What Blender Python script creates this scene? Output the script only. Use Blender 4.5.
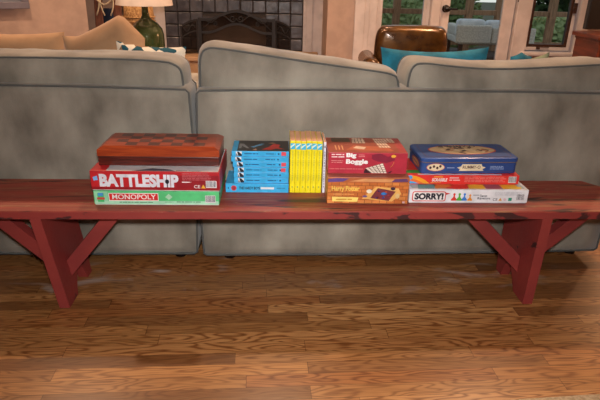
import bpy, bmesh, math, random
from mathutils import Vector, Matrix, noise
random.seed(7)
S = bpy.context.scene
COL = S.collection
R = math.radians
for o in list(bpy.data.objects): bpy.data.objects.remove(o)

# ------------------------------------------------------------ camera
cam = bpy.data.cameras.new('camera'); co = bpy.data.objects.new('camera', cam); COL.objects.link(co)
pit, yaw, rol = R(22.5), R(2.5), R(1.4)
Fv = Vector((math.sin(yaw)*math.cos(pit), math.cos(yaw)*math.cos(pit), -math.sin(pit)))
R0 = Vector((math.cos(yaw), -math.sin(yaw), 0)); U0 = R0.cross(Fv)
Rv = R0*math.cos(rol)+U0*math.sin(rol); Uv = U0*math.cos(rol)-R0*math.sin(rol)
m = Matrix((Rv, Uv, -Fv)).transposed().to_4x4(); m.translation = Vector((0, 0, 1.075))
co.matrix_world = m
cam.sensor_fit = 'HORIZONTAL'; cam.sensor_width = 36; cam.lens = 36*560/600; cam.clip_start = .02
S.camera = co

# ------------------------------------------------------------ world, lights, exposure
w = bpy.data.worlds.new('world'); S.world = w; w.use_nodes = True
nt = w.node_tree; bg = nt.nodes['Background']
sky = nt.nodes.new('ShaderNodeTexSky'); sky.sky_type = 'HOSEK_WILKIE'; sky.turbidity = 4; sky.sun_direction = (.3, .5, .8)
hs = nt.nodes.new('ShaderNodeHueSaturation'); hs.inputs['Saturation'].default_value = .45
nt.links.new(sky.outputs[0], hs.inputs['Color']); nt.links.new(hs.outputs[0], bg.inputs[0]); bg.inputs[1].default_value = 4.6

def area(name, loc, target, size, power, col, spread=180):
    l = bpy.data.lights.new(name, 'AREA'); l.shape = 'DISK'; l.size = size; l.energy = power; l.color = col; l.spread = R(spread)
    o = bpy.data.objects.new(name, l); COL.objects.link(o); o.location = loc
    o.rotation_euler = (Vector(target)-Vector(loc)).to_track_quat('-Z', 'Y').to_euler()
    return o
area('camera_flash', (.02, -.02, 1.20), (.1, 1.9, .38), .08, 14.5, (1, .98, .97), 110)
WARM = (1, .65, .41)
for x, y, p in ((-1.4, 3.15, 25), (.0, 3.15, 25), (1.5, 3.15, 25), (-.9, 4.6, 11), (.7, 4.4, 8), (2.1, 4.3, 8)):
    area('ceiling_downlight', (x, y, 2.44), (x, y, 0), .12, p, WARM, 150)
for x, y in ((-.8, .1), (1.0, .1)):
    area('camera_side_fill', (x, y, 2.44), (x, y, 0), .5, 4, (1, .72, .5))  # added soft fill above the camera side, standing in for general room light
pl_ = bpy.data.lights.new('side_room_lamp', 'POINT'); pl_.energy = 42; pl_.color = (1, .55, .28); pl_.specular_factor = .1; pl_.shadow_soft_size = .08
po_ = bpy.data.objects.new('side_room_lamp', pl_); COL.objects.link(po_); po_.location = (3.1, 4.0, 1.25)
S.view_settings.view_transform = 'Standard'; S.view_settings.look = 'None'
S.view_settings.exposure = 0; S.view_settings.gamma = 1; S.view_settings.use_curve_mapping = False

# ------------------------------------------------------------ materials
def lin(c):
    return tuple(((v/255)/12.92 if v/255 <= .04045 else ((v/255+.055)/1.055)**2.4) for v in c)+(1,)
def mat(name, col, rough=.6, col2=None, scale=8, stretch=(1, 1, 1), lo=.4, hi=.6, bump=0, bscale=60, metal=0, coat=0, detail=5, sheen=0, spec=.5):
    m = bpy.data.materials.new(name); m.use_nodes = True; nt = m.node_tree; b = nt.nodes['Principled BSDF']
    b.inputs['Base Color'].default_value = lin(col); b.inputs['Roughness'].default_value = rough
    b.inputs['Metallic'].default_value = metal; b.inputs['Coat Weight'].default_value = coat; b.inputs['Coat Roughness'].default_value = .15
    b.inputs['Sheen Weight'].default_value = sheen; b.inputs['Specular IOR Level'].default_value = spec
    tc = nt.nodes.new('ShaderNodeTexCoord'); mp = nt.nodes.new('ShaderNodeMapping'); mp.inputs['Scale'].default_value = stretch
    nt.links.new(tc.outputs['Object'], mp.inputs['Vector'])
    n = nt.nodes.new('ShaderNodeTexNoise'); n.inputs['Scale'].default_value = scale; n.inputs['Detail'].default_value = detail
    nt.links.new(mp.outputs[0], n.inputs['Vector'])
    r = nt.nodes.new('ShaderNodeValToRGB'); r.color_ramp.elements[0].position = lo; r.color_ramp.elements[1].position = hi
    if col2 is None: col2 = tuple(v*.93 for v in col)
    r.color_ramp.elements[0].color = lin(col); r.color_ramp.elements[1].color = lin(col2)
    nt.links.new(n.outputs['Fac'], r.inputs[0]); nt.links.new(r.outputs[0], b.inputs['Base Color'])
    if bump:
        n2 = nt.nodes.new('ShaderNodeTexNoise'); n2.inputs['Scale'].default_value = bscale; n2.inputs['Detail'].default_value = 4
        nt.links.new(mp.outputs[0], n2.inputs['Vector'])
        bu = nt.nodes.new('ShaderNodeBump'); bu.inputs['Strength'].default_value = bump; bu.inputs['Distance'].default_value = .01
        nt.links.new(n2.outputs['Fac'], bu.inputs['Height']); nt.links.new(bu.outputs[0], b.inputs['Normal'])
    return m
_flat = {}
def C(r, g, b, rough=.4):
    k = (r, g, b, rough)
    if k not in _flat: _flat[k] = mat('print_%d_%d_%d' % (r, g, b), (r, g, b), rough, scale=30)
    return _flat[k]

def node_math(nt, op, a, b=None, c=None):
    n = nt.nodes.new('ShaderNodeMath'); n.operation = op
    for i, v in enumerate((a, b, c)):
        if v is None: continue
        if isinstance(v, (int, float)): n.inputs[i].default_value = v
        else: nt.links.new(v, n.inputs[i])
    return n.outputs[0]
def floor_mat():
    m = bpy.data.materials.new('oak_strip_floor'); m.use_nodes = True; nt = m.node_tree; b = nt.nodes['Principled BSDF']
    M = lambda *a: node_math(nt, *a)
    tc = nt.nodes.new('ShaderNodeTexCoord'); sp = nt.nodes.new('ShaderNodeSeparateXYZ'); nt.links.new(tc.outputs['Object'], sp.inputs[0])
    x, y = sp.outputs[0], sp.outputs[1]
    yr = M('DIVIDE', y, .0515); row = M('FLOOR', yr); fy = M('FRACT', yr)
    wn = nt.nodes.new('ShaderNodeTexWhiteNoise'); wn.noise_dimensions = '1D'; nt.links.new(row, wn.inputs['W'])
    xs = M('ADD', M('DIVIDE', x, .72), M('MULTIPLY', wn.outputs['Value'], 7.3)); col = M('FLOOR', xs); fx = M('FRACT', xs)
    cb = nt.nodes.new('ShaderNodeCombineXYZ'); nt.links.new(row, cb.inputs[0]); nt.links.new(col, cb.inputs[1])
    w2 = nt.nodes.new('ShaderNodeTexWhiteNoise'); w2.noise_dimensions = '2D'; nt.links.new(cb.outputs[0], w2.inputs['Vector'])
    rnd = w2.outputs['Value']
    # long contour-like grain, shifted for every board
    c2 = nt.nodes.new('ShaderNodeCombineXYZ')
    nt.links.new(M('ADD', M('MULTIPLY', x, 3.0), M('MULTIPLY', rnd, 31)), c2.inputs[0]); nt.links.new(M('ADD', M('MULTIPLY', y, 20), M('MULTIPLY', rnd, 17)), c2.inputs[1])
    n1 = nt.nodes.new('ShaderNodeTexNoise'); n1.inputs['Scale'].default_value = 1; n1.inputs['Detail'].default_value = 1.5; nt.links.new(c2.outputs[0], n1.inputs['Vector'])
    rings = M('MULTIPLY', M('ADD', M('SINE', M('MULTIPLY', n1.outputs['Fac'], 85)), 1), .5)
    rings = M('POWER', rings, 2.2)
    c3 = nt.nodes.new('ShaderNodeCombineXYZ'); nt.links.new(M('MULTIPLY', x, 9), c3.inputs[0]); nt.links.new(M('MULTIPLY', y, 330), c3.inputs[1]); nt.links.new(rnd, c3.inputs[2])
    n3 = nt.nodes.new('ShaderNodeTexNoise'); n3.inputs['Scale'].default_value = 1; n3.inputs['Detail'].default_value = 3; nt.links.new(c3.outputs[0], n3.inputs['Vector'])
    ramp = nt.nodes.new('ShaderNodeValToRGB'); e = ramp.color_ramp.elements
    e[0].position = 0; e[0].color = lin((92, 58, 32)); e[1].position = 1; e[1].color = lin((186, 136, 84))
    for p, c in ((.05, (124, 82, 46)), (.35, (138, 94, 54)), (.6, (170, 120, 70)), (.8, (150, 96, 52))):
        k = ramp.color_ramp.elements.new(p); k.color = lin(c)
    nt.links.new(rnd, ramp.inputs[0])
    mix = nt.nodes.new('ShaderNodeMixRGB'); mix.blend_type = 'MULTIPLY'; mix.inputs[2].default_value = (.40, .28, .20, 1)
    nt.links.new(ramp.outputs[0], mix.inputs[1])
    g = M('MULTIPLY', M('MULTIPLY', rings, M('ADD', .5, M('MULTIPLY', rnd, .6))), .85); nt.links.new(g, mix.inputs[0])
    mix2 = nt.nodes.new('ShaderNodeMixRGB'); mix2.blend_type = 'MULTIPLY'; mix2.inputs[2].default_value = (.55, .45, .36, 1)
    nt.links.new(mix.outputs[0], mix2.inputs[1])
    st = nt.nodes.new('ShaderNodeMapRange'); st.inputs[1].default_value = .48; st.inputs[2].default_value = .68; nt.links.new(n3.outputs['Fac'], st.inputs[0])
    nt.links.new(M('MULTIPLY', st.outputs[0], .7), mix2.inputs[0])
    seam = M('MAXIMUM', M('LESS_THAN', fy, .025), M('LESS_THAN', fx, .0025))
    mix3 = nt.nodes.new('ShaderNodeMixRGB'); mix3.blend_type = 'MULTIPLY'; mix3.inputs[2].default_value = (.3, .22, .17, 1)
    nt.links.new(mix2.outputs[0], mix3.inputs[1]); nt.links.new(M('MULTIPLY', seam, .8), mix3.inputs[0])
    nt.links.new(mix3.outputs[0], b.inputs['Base Color'])
    b.inputs['Roughness'].default_value = .32
    # pale dusty scuffs where the sofa feet have rubbed
    c4 = nt.nodes.new('ShaderNodeCombineXYZ'); nt.links.new(M('MULTIPLY', x, 3.5), c4.inputs[0]); nt.links.new(M('MULTIPLY', y, 9), c4.inputs[1]); c4.inputs[2].default_value = 4.3
    n5 = nt.nodes.new('ShaderNodeTexNoise'); n5.inputs['Scale'].default_value = 1; n5.inputs['Detail'].default_value = 6; n5.inputs['Distortion'].default_value = .8; nt.links.new(c4.outputs[0], n5.inputs['Vector'])
    sm = nt.nodes.new('ShaderNodeMapRange'); sm.inputs[1].default_value = .58; sm.inputs[2].default_value = .74; nt.links.new(n5.outputs['Fac'], sm.inputs[0])
    ym = nt.nodes.new('ShaderNodeMapRange'); ym.inputs[1].default_value = 1.66; ym.inputs[2].default_value = 1.76; nt.links.new(y, ym.inputs[0])
    mix4 = nt.nodes.new('ShaderNodeMixRGB'); mix4.inputs[2].default_value = lin((186, 180, 174)); nt.links.new(mix3.outputs[0], mix4.inputs[1]); nt.links.new(M('MULTIPLY', M('MULTIPLY', sm.outputs[0], ym.outputs[0]), .55), mix4.inputs[0])
    nt.links.new(mix4.outputs[0], b.inputs['Base Color'])
    return m
def painted(name, worn, chip=.61):
    # old barn-red paint; worn = streaked top, otherwise chipped edges
    m = bpy.data.materials.new(name); m.use_nodes = True; nt = m.node_tree; b = nt.nodes['Principled BSDF']
    tc = nt.nodes.new('ShaderNodeTexCoord')
    def nz(scale, st, detail=6, dist=0):
        mp = nt.nodes.new('ShaderNodeMapping'); mp.inputs['Scale'].default_value = st; nt.links.new(tc.outputs['Object'], mp.inputs[0])
        n = nt.nodes.new('ShaderNodeTexNoise'); n.inputs['Scale'].default_value = scale; n.inputs['Detail'].default_value = detail; n.inputs['Distortion'].default_value = dist
        nt.links.new(mp.outputs[0], n.inputs['Vector']); return n.outputs['Fac']
    def step(v, a, c):
        r = nt.nodes.new('ShaderNodeMapRange'); r.inputs[1].default_value = a; r.inputs[2].default_value = c; nt.links.new(v, r.inputs[0]); return r.outputs[0]
    def mixc(f, a, bcol):
        x = nt.nodes.new('ShaderNodeMixRGB'); nt.links.new(f, x.inputs[0])
        if isinstance(a, tuple): x.inputs[1].default_value = lin(a)
        else: nt.links.new(a, x.inputs[1])
        x.inputs[2].default_value = lin(bcol); return x.outputs[0]
    if worn:
        c = mixc(step(nz(3, (1, 8, 1)), .35, .7), (154, 60, 46), (122, 48, 38))
        c = mixc(step(nz(5, (1, 16, 1), 8), .5, .66), c, (150, 98, 68))
        c = mixc(step(nz(4, (1, 9, 1), 8, .6), .57, .64), c, (66, 34, 30))
        c = mixc(step(nz(26, (1, 5, 1), 5), .66, .70), c, (160, 112, 80))
    else:
        c = mixc(step(nz(5, (1, 1, 1)), .35, .7), (142, 52, 46), (120, 42, 40))
        c = mixc(step(nz(8, (1, 1, 2.0), 9, .5), chip, chip+.025), c, (62, 28, 28))
    nt.links.new(c, b.inputs['Base Color']); b.inputs['Roughness'].default_value = .55
    bu = nt.nodes.new('ShaderNodeBump'); bu.inputs['Strength'].default_value = .25; bu.inputs['Distance'].default_value = .004
    nt.links.new(nz(20, (.3, 3, 3)), bu.inputs['Height']); nt.links.new(bu.outputs[0], b.inputs['Normal'])
    return m
def glass_mat():
    m = bpy.data.materials.new('window_glass'); m.use_nodes = True; nt = m.node_tree; nt.nodes.clear()
    o = nt.nodes.new('ShaderNodeOutputMaterial'); t = nt.nodes.new('ShaderNodeBsdfTransparent'); g = nt.nodes.new('ShaderNodeBsdfGlossy')
    t.inputs[0].default_value = (.9, .93, .9, 1); g.inputs['Roughness'].default_value = .01
    f = nt.nodes.new('ShaderNodeFresnel'); f.inputs[0].default_value = 1.45; x = nt.nodes.new('ShaderNodeMixShader')
    nt.links.new(f.outputs[0], x.inputs[0]); nt.links.new(t.outputs[0], x.inputs[1]); nt.links.new(g.outputs[0], x.inputs[2]); nt.links.new(x.outputs[0], o.inputs[0])
    return m
def bottle_mat():
    m = bpy.data.materials.new('green_bottle_glass'); m.use_nodes = True; b = m.node_tree.nodes['Principled BSDF']
    b.inputs['Base Color'].default_value = (.07, .11, .035, 1); b.inputs['Roughness'].default_value = .06; b.inputs['Transmission Weight'].default_value = .5
    b.inputs['Coat Weight'].default_value = .6
    return m

M_floor = floor_mat(); M_top = painted('worn_red_paint', True); M_red = painted('chipped_red_paint', False, .58); M_leg = painted('leg_red_paint', False, .66)
M_wall = mat('beige_wall_paint', (196, 170, 156), .8, bump=.1, bscale=150)
M_white = mat('white_trim_paint', (220, 210, 208), .45)
M_ceil = mat('ceiling_paint', (225, 220, 212), .9)
M_suede = mat('taupe_microsuede', (104, 97, 86), .92, (160, 152, 137), 5.5, (1.1, 1, .7), .32, .72, .1, 220, sheen=.25, detail=8, spec=.2)
M_pipe = mat('taupe_piping', (84, 84, 80), .9, sheen=.2)
M_tan = mat('tan_suede', (176, 140, 104), .9, (160, 124, 90), 7, sheen=.2)
M_teal = mat('teal_cloth', (26, 130, 158), .85, (16, 98, 118), 12, bump=.15, bscale=200)
M_sage = mat('sage_cloth', (140, 150, 120), .9)
M_leather = mat('bronze_leather', (104, 70, 30), .27, (70, 44, 18), 9, bump=.1, bscale=60, coat=.4, metal=.45)
M_leather2 = mat('dark_leather', (40, 27, 20), .3, coat=.3)
M_iron = mat('dark_iron', (44, 44, 48), .55, metal=.3)
M_tile = mat('glazed_slate_tile', (66, 66, 74), .3, (100, 100, 108), 9, (1, 1, 1), .35, .7, .5, 22, coat=.6)
M_grout = mat('dark_grout', (64, 58, 56), .9)
M_soot = mat('soot', (16, 13, 12), .95)
M_ember = mat('brown_mesh_backing', (58, 42, 34), .9)
M_stone = mat('tan_hearth_stone', (196, 160, 124), .7, (180, 144, 110), 14)
M_shade = mat('cream_lampshade', (228, 214, 204), .9, bump=.1, bscale=300)
M_bottle = bottle_mat(); M_glass = glass_mat()
M_brass = mat('aged_brass', (120, 95, 50), .35, metal=.8)
M_cherry = mat('cherry_wood', (122, 58, 34), .4, (92, 42, 26), 4, (1, 1, 8))
M_dkwood = mat('dark_brown_wood', (70, 42, 28), .5, (52, 32, 22), 5, (1, 1, 6))
M_sled = mat('weathered_red_brown_wood', (120, 72, 54), .7, (92, 54, 42), 6, (8, 8, 1))
M_post = mat('porch_timber', (182, 138, 104), .8, (150, 112, 82), 5, (8, 8, 1))
M_deck = mat('dark_deck_boards', (58, 46, 40), .8, (44, 36, 32), 6)
M_ground = mat('leaf_litter_ground', (78, 72, 48), .95, (60, 70, 38), 3)
M_rope = mat('cream_rope', (214, 200, 172), .9)
M_navy = mat('navy_cloth', (44, 58, 84), .9)
M_wicker = mat('tan_woven_seagrass', (196, 156, 104), .8, (150, 110, 66), 60, bump=.6, bscale=80)
M_wick2 = mat('grey_outdoor_wicker', (226, 222, 212), .8, (200, 196, 186), 50)
M_cushw = mat('white_outdoor_cushion', (232, 236, 240), .9)
M_rug = mat('cream_rug_pile', (206, 184, 150), .98, (184, 160, 126), 90, bump=1, bscale=260)
M_black = mat('black_plastic', (14, 14, 16), .25)
M_chess_l = mat('cherry_veneer', (158, 64, 28), .34, (136, 50, 22), 5, (2, 26, 26), coat=.25)
M_chess_d = mat('walnut_veneer', (88, 34, 22), .34, (72, 28, 18), 5, (2, 26, 26), coat=.25)
M_chess_e = mat('mahogany_edge', (90, 30, 20), .34, (66, 22, 15), 5, (2, 26, 26), coat=.25)
M_mirror = mat('grey_lavender_frame', (128, 122, 134), .4)

# ------------------------------------------------------------ mesh helpers
_txt = {}
def text_geo(s, off=.018):
    if (s, off) in _txt: return _txt[(s, off)]
    cu = bpy.data.curves.new('t', 'FONT'); cu.body = s; cu.resolution_u = 3; cu.offset = off
    o = bpy.data.objects.new('t', cu); COL.objects.link(o); bpy.context.view_layer.update()
    me = o.evaluated_get(bpy.context.evaluated_depsgraph_get()).to_mesh()
    vs = [tuple(v.co) for v in me.vertices]; fs = [tuple(p.vertices) for p in me.polygons]
    o.evaluated_get(bpy.context.evaluated_depsgraph_get()).to_mesh_clear()
    bpy.data.objects.remove(o)
    _txt[(s, off)] = (vs, fs); return _txt[(s, off)]

class MB:
    def __init__(s): s.v = []; s.f = []; s.mi = []; s.sm = []; s.mats = []
    def m(s, mt):
        if mt not in s.mats: s.mats.append(mt)
        return s.mats.index(mt)
    def add(s, vs, fs, mt, smooth=False):
        o = len(s.v); s.v += [tuple(v) for v in vs]; k = s.m(mt)
        for f in fs: s.f.append(tuple(i+o for i in f)); s.mi.append(k); s.sm.append(smooth)
    def box(s, x0, x1, y0, y1, z0, z1, mt, bev=0, seg=2, top=None, xf=None):
        bm = bmesh.new(); bmesh.ops.create_cube(bm, size=1)
        for v in bm.verts: v.co = Vector(((x0+x1)/2+v.co.x*(x1-x0), (y0+y1)/2+v.co.y*(y1-y0), (z0+z1)/2+v.co.z*(z1-z0)))
        if bev: bmesh.ops.bevel(bm, geom=bm.edges[:], offset=bev, segments=seg, profile=.5, affect='EDGES')
        bm.normal_update(); bm.verts.index_update()
        vs = [xf(v.co.copy()) if xf else v.co.copy() for v in bm.verts]
        o = len(s.v); s.v += [tuple(v) for v in vs]; k = s.m(mt); kt = s.m(top) if top else k
        for f in bm.faces:
            s.f.append(tuple(v.index+o for v in f.verts)); s.mi.append(kt if f.normal.z > .6 else k); s.sm.append(False)
        bm.free(); return s
    def prism(s, poly, a0, a1, axis, mt, xf=None):
        # poly extruded along axis; 'x': poly=(y,z) 'y': poly=(x,z) 'z': poly=(x,y)
        def P(p, a): return {'x': (a, p[0], p[1]), 'y': (p[0], a, p[1]), 'z': (p[0], p[1], a)}[axis]
        n = len(poly); vs = [P(p, a0) for p in poly]+[P(p, a1) for p in poly]
        if xf: vs = [xf(Vector(v)) for v in vs]
        fs = [tuple(range(n)), tuple(range(2*n-1, n-1, -1))]+[(i, (i+1) % n+0, (i+1) % n+n, i+n)[::-1] for i in range(n)]
        s.add(vs, fs, mt); return s
    def tube(s, pts, r, mt, closed=False, seg=8):
        pts = [Vector(p) for p in pts]; n = len(pts); vs = []; rr = r if isinstance(r, (list, tuple)) else [r]*n
        up = Vector((0, 0, 1)); prev = None
        for i, p in enumerate(pts):
            a = pts[(i-1) % n] if (closed or i) else p; b = pts[(i+1) % n] if (closed or i < n-1) else p
            t = (b-a).normalized()
            if prev is None: u = t.orthogonal().normalized()
            else:
                u = prev-t*prev.dot(t); u = u.normalized() if u.length > 1e-6 else t.orthogonal().normalized()
            prev = u; w_ = t.cross(u)
            for k in range(seg):
                q = 2*math.pi*k/seg; vs.append(p+(u*math.cos(q)+w_*math.sin(q))*rr[i])
        fs = []
        for i in range(n if closed else n-1):
            j = (i+1) % n
            for k in range(seg): fs.append((i*seg+k, i*seg+(k+1) % seg, j*seg+(k+1) % seg, j*seg+k))
        if not closed: fs += [tuple(range(seg))[::-1], tuple((n-1)*seg+k for k in range(seg))]
        s.add(vs, fs, mt, True); return s
    def lathe(s, prof, c, mt, seg=32, smooth=True):
        vs = []; n = len(prof)
        for r, z in prof:
            for k in range(seg): q = 2*math.pi*k/seg; vs.append((c[0]+r*math.cos(q), c[1]+r*math.sin(q), c[2]+z))
        fs = [(i*seg+k, i*seg+(k+1) % seg, (i+1)*seg+(k+1) % seg, (i+1)*seg+k) for i in range(n-1) for k in range(seg)]
        s.add(vs, fs, mt, smooth); return s
    def loft(s, rings, mt, smooth=True, caps=True):
        n = len(rings[0]); vs = [p for r in rings for p in r]
        fs = [(i*n+k, i*n+(k+1) % n, (i+1)*n+(k+1) % n, (i+1)*n+k) for i in range(len(rings)-1) for k in range(n)]
        if caps: fs += [tuple(range(n))[::-1], tuple((len(rings)-1)*n+k for k in range(n))]
        s.add(vs, fs, mt, smooth); return s
    # flat print on a face. plane: 'f' front (x,z) at y; 't' top (x,y) at z; 'l' left (y,z) at x
    def P(s, pl, a, b, d): return {'f': (a, d, b), 't': (a, b, d), 'l': (d, a, b)}[pl]
    def poly(s, pl, pts, d, mt):
        s.add([s.P(pl, a, b, d) for a, b in pts], [tuple(range(len(pts)))], mt); return s
    def rect(s, pl, a0, a1, b0, b1, d, mt): return s.poly(pl, ((a0, b0), (a1, b0), (a1, b1), (a0, b1)), d, mt)
    def disc(s, pl, a, b, ra, rb, d, mt, n=20, t0=0, t1=360):
        return s.poly(pl, [(a+ra*math.cos(R(t0+(t1-t0)*i/n)), b+rb*math.sin(R(t0+(t1-t0)*i/n))) for i in range(n+(t1-t0 < 360))], d, mt)
    def text(s, pl, t, a0, a1, b0, b1, d, mt, shear=0, off=.018):
        vs, fs = text_geo(t, off); xs = [v[0] for v in vs]; ys = [v[1] for v in vs]
        x0, x1, y0, y1 = min(xs), max(xs), min(ys), max(ys)
        out = [s.P(pl, a0+(v[0]-x0)/(x1-x0)*(a1-a0)+shear*(v[1]-y0)/(y1-y0)*(b1-b0), b0+(v[1]-y0)/(y1-y0)*(b1-b0), d) for v in vs]
        s.add(out, fs, mt); return s
    def lines(s, pl, a0, a1, b0, b1, d, mt, rows=2, seed=1):
        rn = random.Random(seed); h = (b1-b0)/rows
        for r in range(rows):
            a = a0; end = a1-rn.random()*.15*(a1-a0); cw = h*.9
            while a < end:
                L = min(cw*(1+rn.random()*4), end-a); s.rect(pl, a, a+L, b1-(r+.7)*h, b1-(r+.25)*h, d, mt); a += L+cw*.45
        return s
    def barcode(s, a0, a1, b0, b1, d, seed=3):
        s.rect('f', a0, a1, b0, b1, d, C(225, 222, 222)); rn = random.Random(seed); a = a0+.0015
        while a < a1-.002:
            L = .0005+rn.random()*.0012; s.rect('f', a, a+L, b0+.003, b1-.0012, d-.0002, C(60, 55, 70)); a += L+.0006+rn.random()*.001
        return s
    def build(s, name, parent=None, loc=None, rot=None):
        me = bpy.data.meshes.new(name); me.from_pydata(s.v, [], s.f)
        for mt in s.mats: me.materials.append(mt)
        me.polygons.foreach_set('material_index', s.mi); me.polygons.foreach_set('use_smooth', s.sm); me.update()
        bm = bmesh.new(); bm.from_mesh(me)
        if all(s.sm): bmesh.ops.recalc_face_normals(bm, faces=bm.faces)
        bm.to_mesh(me); bm.free()
        o = bpy.data.objects.new(name, me); COL.objects.link(o)
        if parent: o.parent = parent
        if loc is not None: o.location = loc
        if rot is not None: o.rotation_euler = rot
        return o
def empty(name, loc, rz=0):
    o = bpy.data.objects.new(name, None); COL.objects.link(o); o.location = loc; o.rotation_euler = (0, 0, rz); o.empty_display_size = .05; return o
def tag(o, label, cat, group=None, kind=None):
    o['label'] = label; o['category'] = cat
    if group: o['group'] = group
    if kind: o['kind'] = kind
    return o
def struct(o): o['kind'] = 'structure'; return o
def copy_tree(o, parent=None):
    c = o.copy(); COL.objects.link(c); c.parent = parent
    for ch in [x for x in bpy.data.objects if x.parent == o]: copy_tree(ch, c)
    return c
def chaikin(p, it=3):
    for _ in range(it):
        q = []
        for i in range(len(p)):
            a, b = p[i], p[(i+1) % len(p)]
            q += [(a[0]*.75+b[0]*.25, a[1]*.75+b[1]*.25), (a[0]*.25+b[0]*.75, a[1]*.25+b[1]*.75)]
        p = q
    return p
def dens(p, step):
    q = []
    for i in range(len(p)):
        a, b = p[i], p[(i+1) % len(p)]; L = math.hypot(b[0]-a[0], b[1]-a[1]); n = max(1, int(L/step))
        for k in range(n): q.append((a[0]+(b[0]-a[0])*k/n, a[1]+(b[1]-a[1])*k/n))
    return q

# ------------------------------------------------------------ room shell
b = MB(); b.box(-4.2, 4.2, -3, 7, -.05, 0, M_floor); fl = struct(b.build('floor', rot=(0, 0, 0)))
fl.rotation_euler = (0, 0, R(2.3))
struct(MB().box(-3.7, 3.7, -2.6, 6.1, 2.5, 2.58, M_ceil).build('ceiling'))
struct(MB().box(-3.7, .43, 5.95, 6.05, 0, 2.5, M_wall).build('wall_back'))
struct(MB().box(-3.7, -3.6, -2.6, 6.05, 0, 2.5, M_wall).build('wall_left'))
struct(MB().box(3.6, 3.7, -2.6, 5.35, 0, 2.5, M_wall).build('wall_right'))
struct(MB().box(-3.6, 3.6, -2.6, -2.5, 0, 2.5, M_wall).build('wall_front'))
# angled wall on the left
b = MB(); b.box(-2.2, 0, 0, .1, 0, 2.5, M_wall); o = struct(b.build('wall_left_angled')); o.location = (-1.545, 4.8, 0); o.rotation_euler = (0, 0, R(30))
# chimney breast with opening: white flanks
b = MB()
b.box(-1.49, -1.115, 5.80, 5.95, 0, 2.5, M_white)
b.box(.24, .43, 5.76, 5.95, 0, 2.5, M_white); b.box(.27, .33, 5.74, 5.78, 0, 2.5, M_white, .004)
struct(b.build('trim_1'))
# window wall
b = MB(); x = [.43, .67, .87, 1.35, 1.43, 2.14, 2.25, 2.68, 3.6]
b.box(.43, .67, 5.2, 5.35, 0, 2.5, M_wall)
b.box(2.25, 2.74, 5.2, 5.35, 0, .40, M_wall); b.box(2.74, 3.6, 5.2, 5.35, 0, 2.5, M_wall)
b.box(.67, 2.74, 5.2, 5.35, 2.08, 2.5, M_wall); b.box(.87, 1.35, 5.2, 5.35, 0, .12, M_wall)
b.box(.43, .47, 5.35, 5.95, 0, 2.5, M_wall)
struct(b.build('wall_window_side'))
b = MB(); b.box(.67, .76, 5.17, 5.35, 0, 2.1, M_white, .006); b.box(.76, .80, 5.18, 5.35, 0, 2.1, M_white, .004); b.box(.80, .87, 5.19, 5.35, 0, 2.1, M_white, .006)
b.box(1.35, 1.43, 5.18, 5.35, 0, 2.1, M_white, .006); b.box(2.12, 2.25, 5.18, 5.35, 0, 2.1, M_white, .006); b.box(.67, 2.79, 5.18, 5.22, 2.0, 2.1, M_white, .006)
b.box(2.69, 2.79, 5.17, 5.20, .40, 2.1, M_white, .004)
struct(b.build('trim_2'))
struct(MB().box(2.20, 2.85, 5.12, 5.2, .385, .415, M_white, .006).build('trim_3'))

def window(name, x0, x1, z0, z1, fr, inner, y=5.24):
    r = struct(empty(name, ((x0+x1)/2, y, z0))); w_ = (x1-x0)/2; h = z1-z0
    b = MB()
    for m_, k0, k1, yy in ((fr, 0, .03, 0), (inner, .03, .055, .005)):
        b.box(-w_+k0, -w_+k1, yy, yy+.05, k0, h-k0, m_, .003); b.box(w_-k1, w_-k0, yy, yy+.05, k0, h-k0, m_, .003)
        b.box(-w_+k1, w_-k1, yy, yy+.05, k0, k1, m_, .003); b.box(-w_+k1, w_-k1, yy, yy+.05, h-k1, h-k0, m_, .003)
    b.build('window_frame', r)
    MB().box(-w_+.05, w_-.05, .022, .028, .05, h-.05, M_glass).build('pane', r)
    return r
w1 = window('window_1', .87, 1.35, .12, 2.0, M_white, M_white)
w2 = window('window_2', 2.25, 2.69, .42, 2.0, M_white, M_dkwood)
b = MB(); b.lathe([(0, 0), (.018, 0), (.018, .012), (.009, .02), (0, .02)], (-.08, -.012, .012), M_dkwood, 12); b.box(-.10, .02, -.022, -.008, .028, .038, M_dkwood, .003); b.build('window_latch', w2)
b = MB(); b.box(.18, .21, -.025, 0, .33, .42, M_dkwood, .004); b.box(.17, .205, -.035, -.02, .36, .385, M_dkwood, .004); b.build('window_hinge', w2)
d = struct(empty('door_1', (1.775, 5.22, 0)))
b = MB(); b.box(-.335, -.25, 0, .045, 0, 2.0, M_white, .004); b.box(.23, .335, 0, .045, 0, 2.0, M_white, .004); b.box(-.25, .23, 0, .045, 0, .22, M_white, .004); b.box(-.25, .23, 0, .045, 1.88, 2.0, M_white, .004)
b.build('door_frame', d)
MB().box(-.25, .23, .02, .026, .22, 1.88, M_glass).build('pane', d)
b = MB(); b.tube([(-.29, 0, .77), (-.29, -.012, .77)], .032, M_black, seg=20); b.tube([(-.29, -.01, .77), (-.29, -.05, .77)], .01, M_black)
b.tube([(-.29, -.045, .77), (-.29, -.055, .77), (-.29, -.07, .77), (-.29, -.08, .77)], [.018, .028, .026, .012], M_black, seg=16); b.tube([(-.24, -.03, .768), (-.19, -.035, .768)], .008, M_black); b.tube([(-.29, -.03, .77), (-.24, -.03, .768)], .008, M_black)
b.build('door_knob', d)
b = MB(); b.tube([(.35, -.03, .84), (.35, -.03, .93)], .009, M_dkwood); b.build('door_hinge', d)

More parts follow.
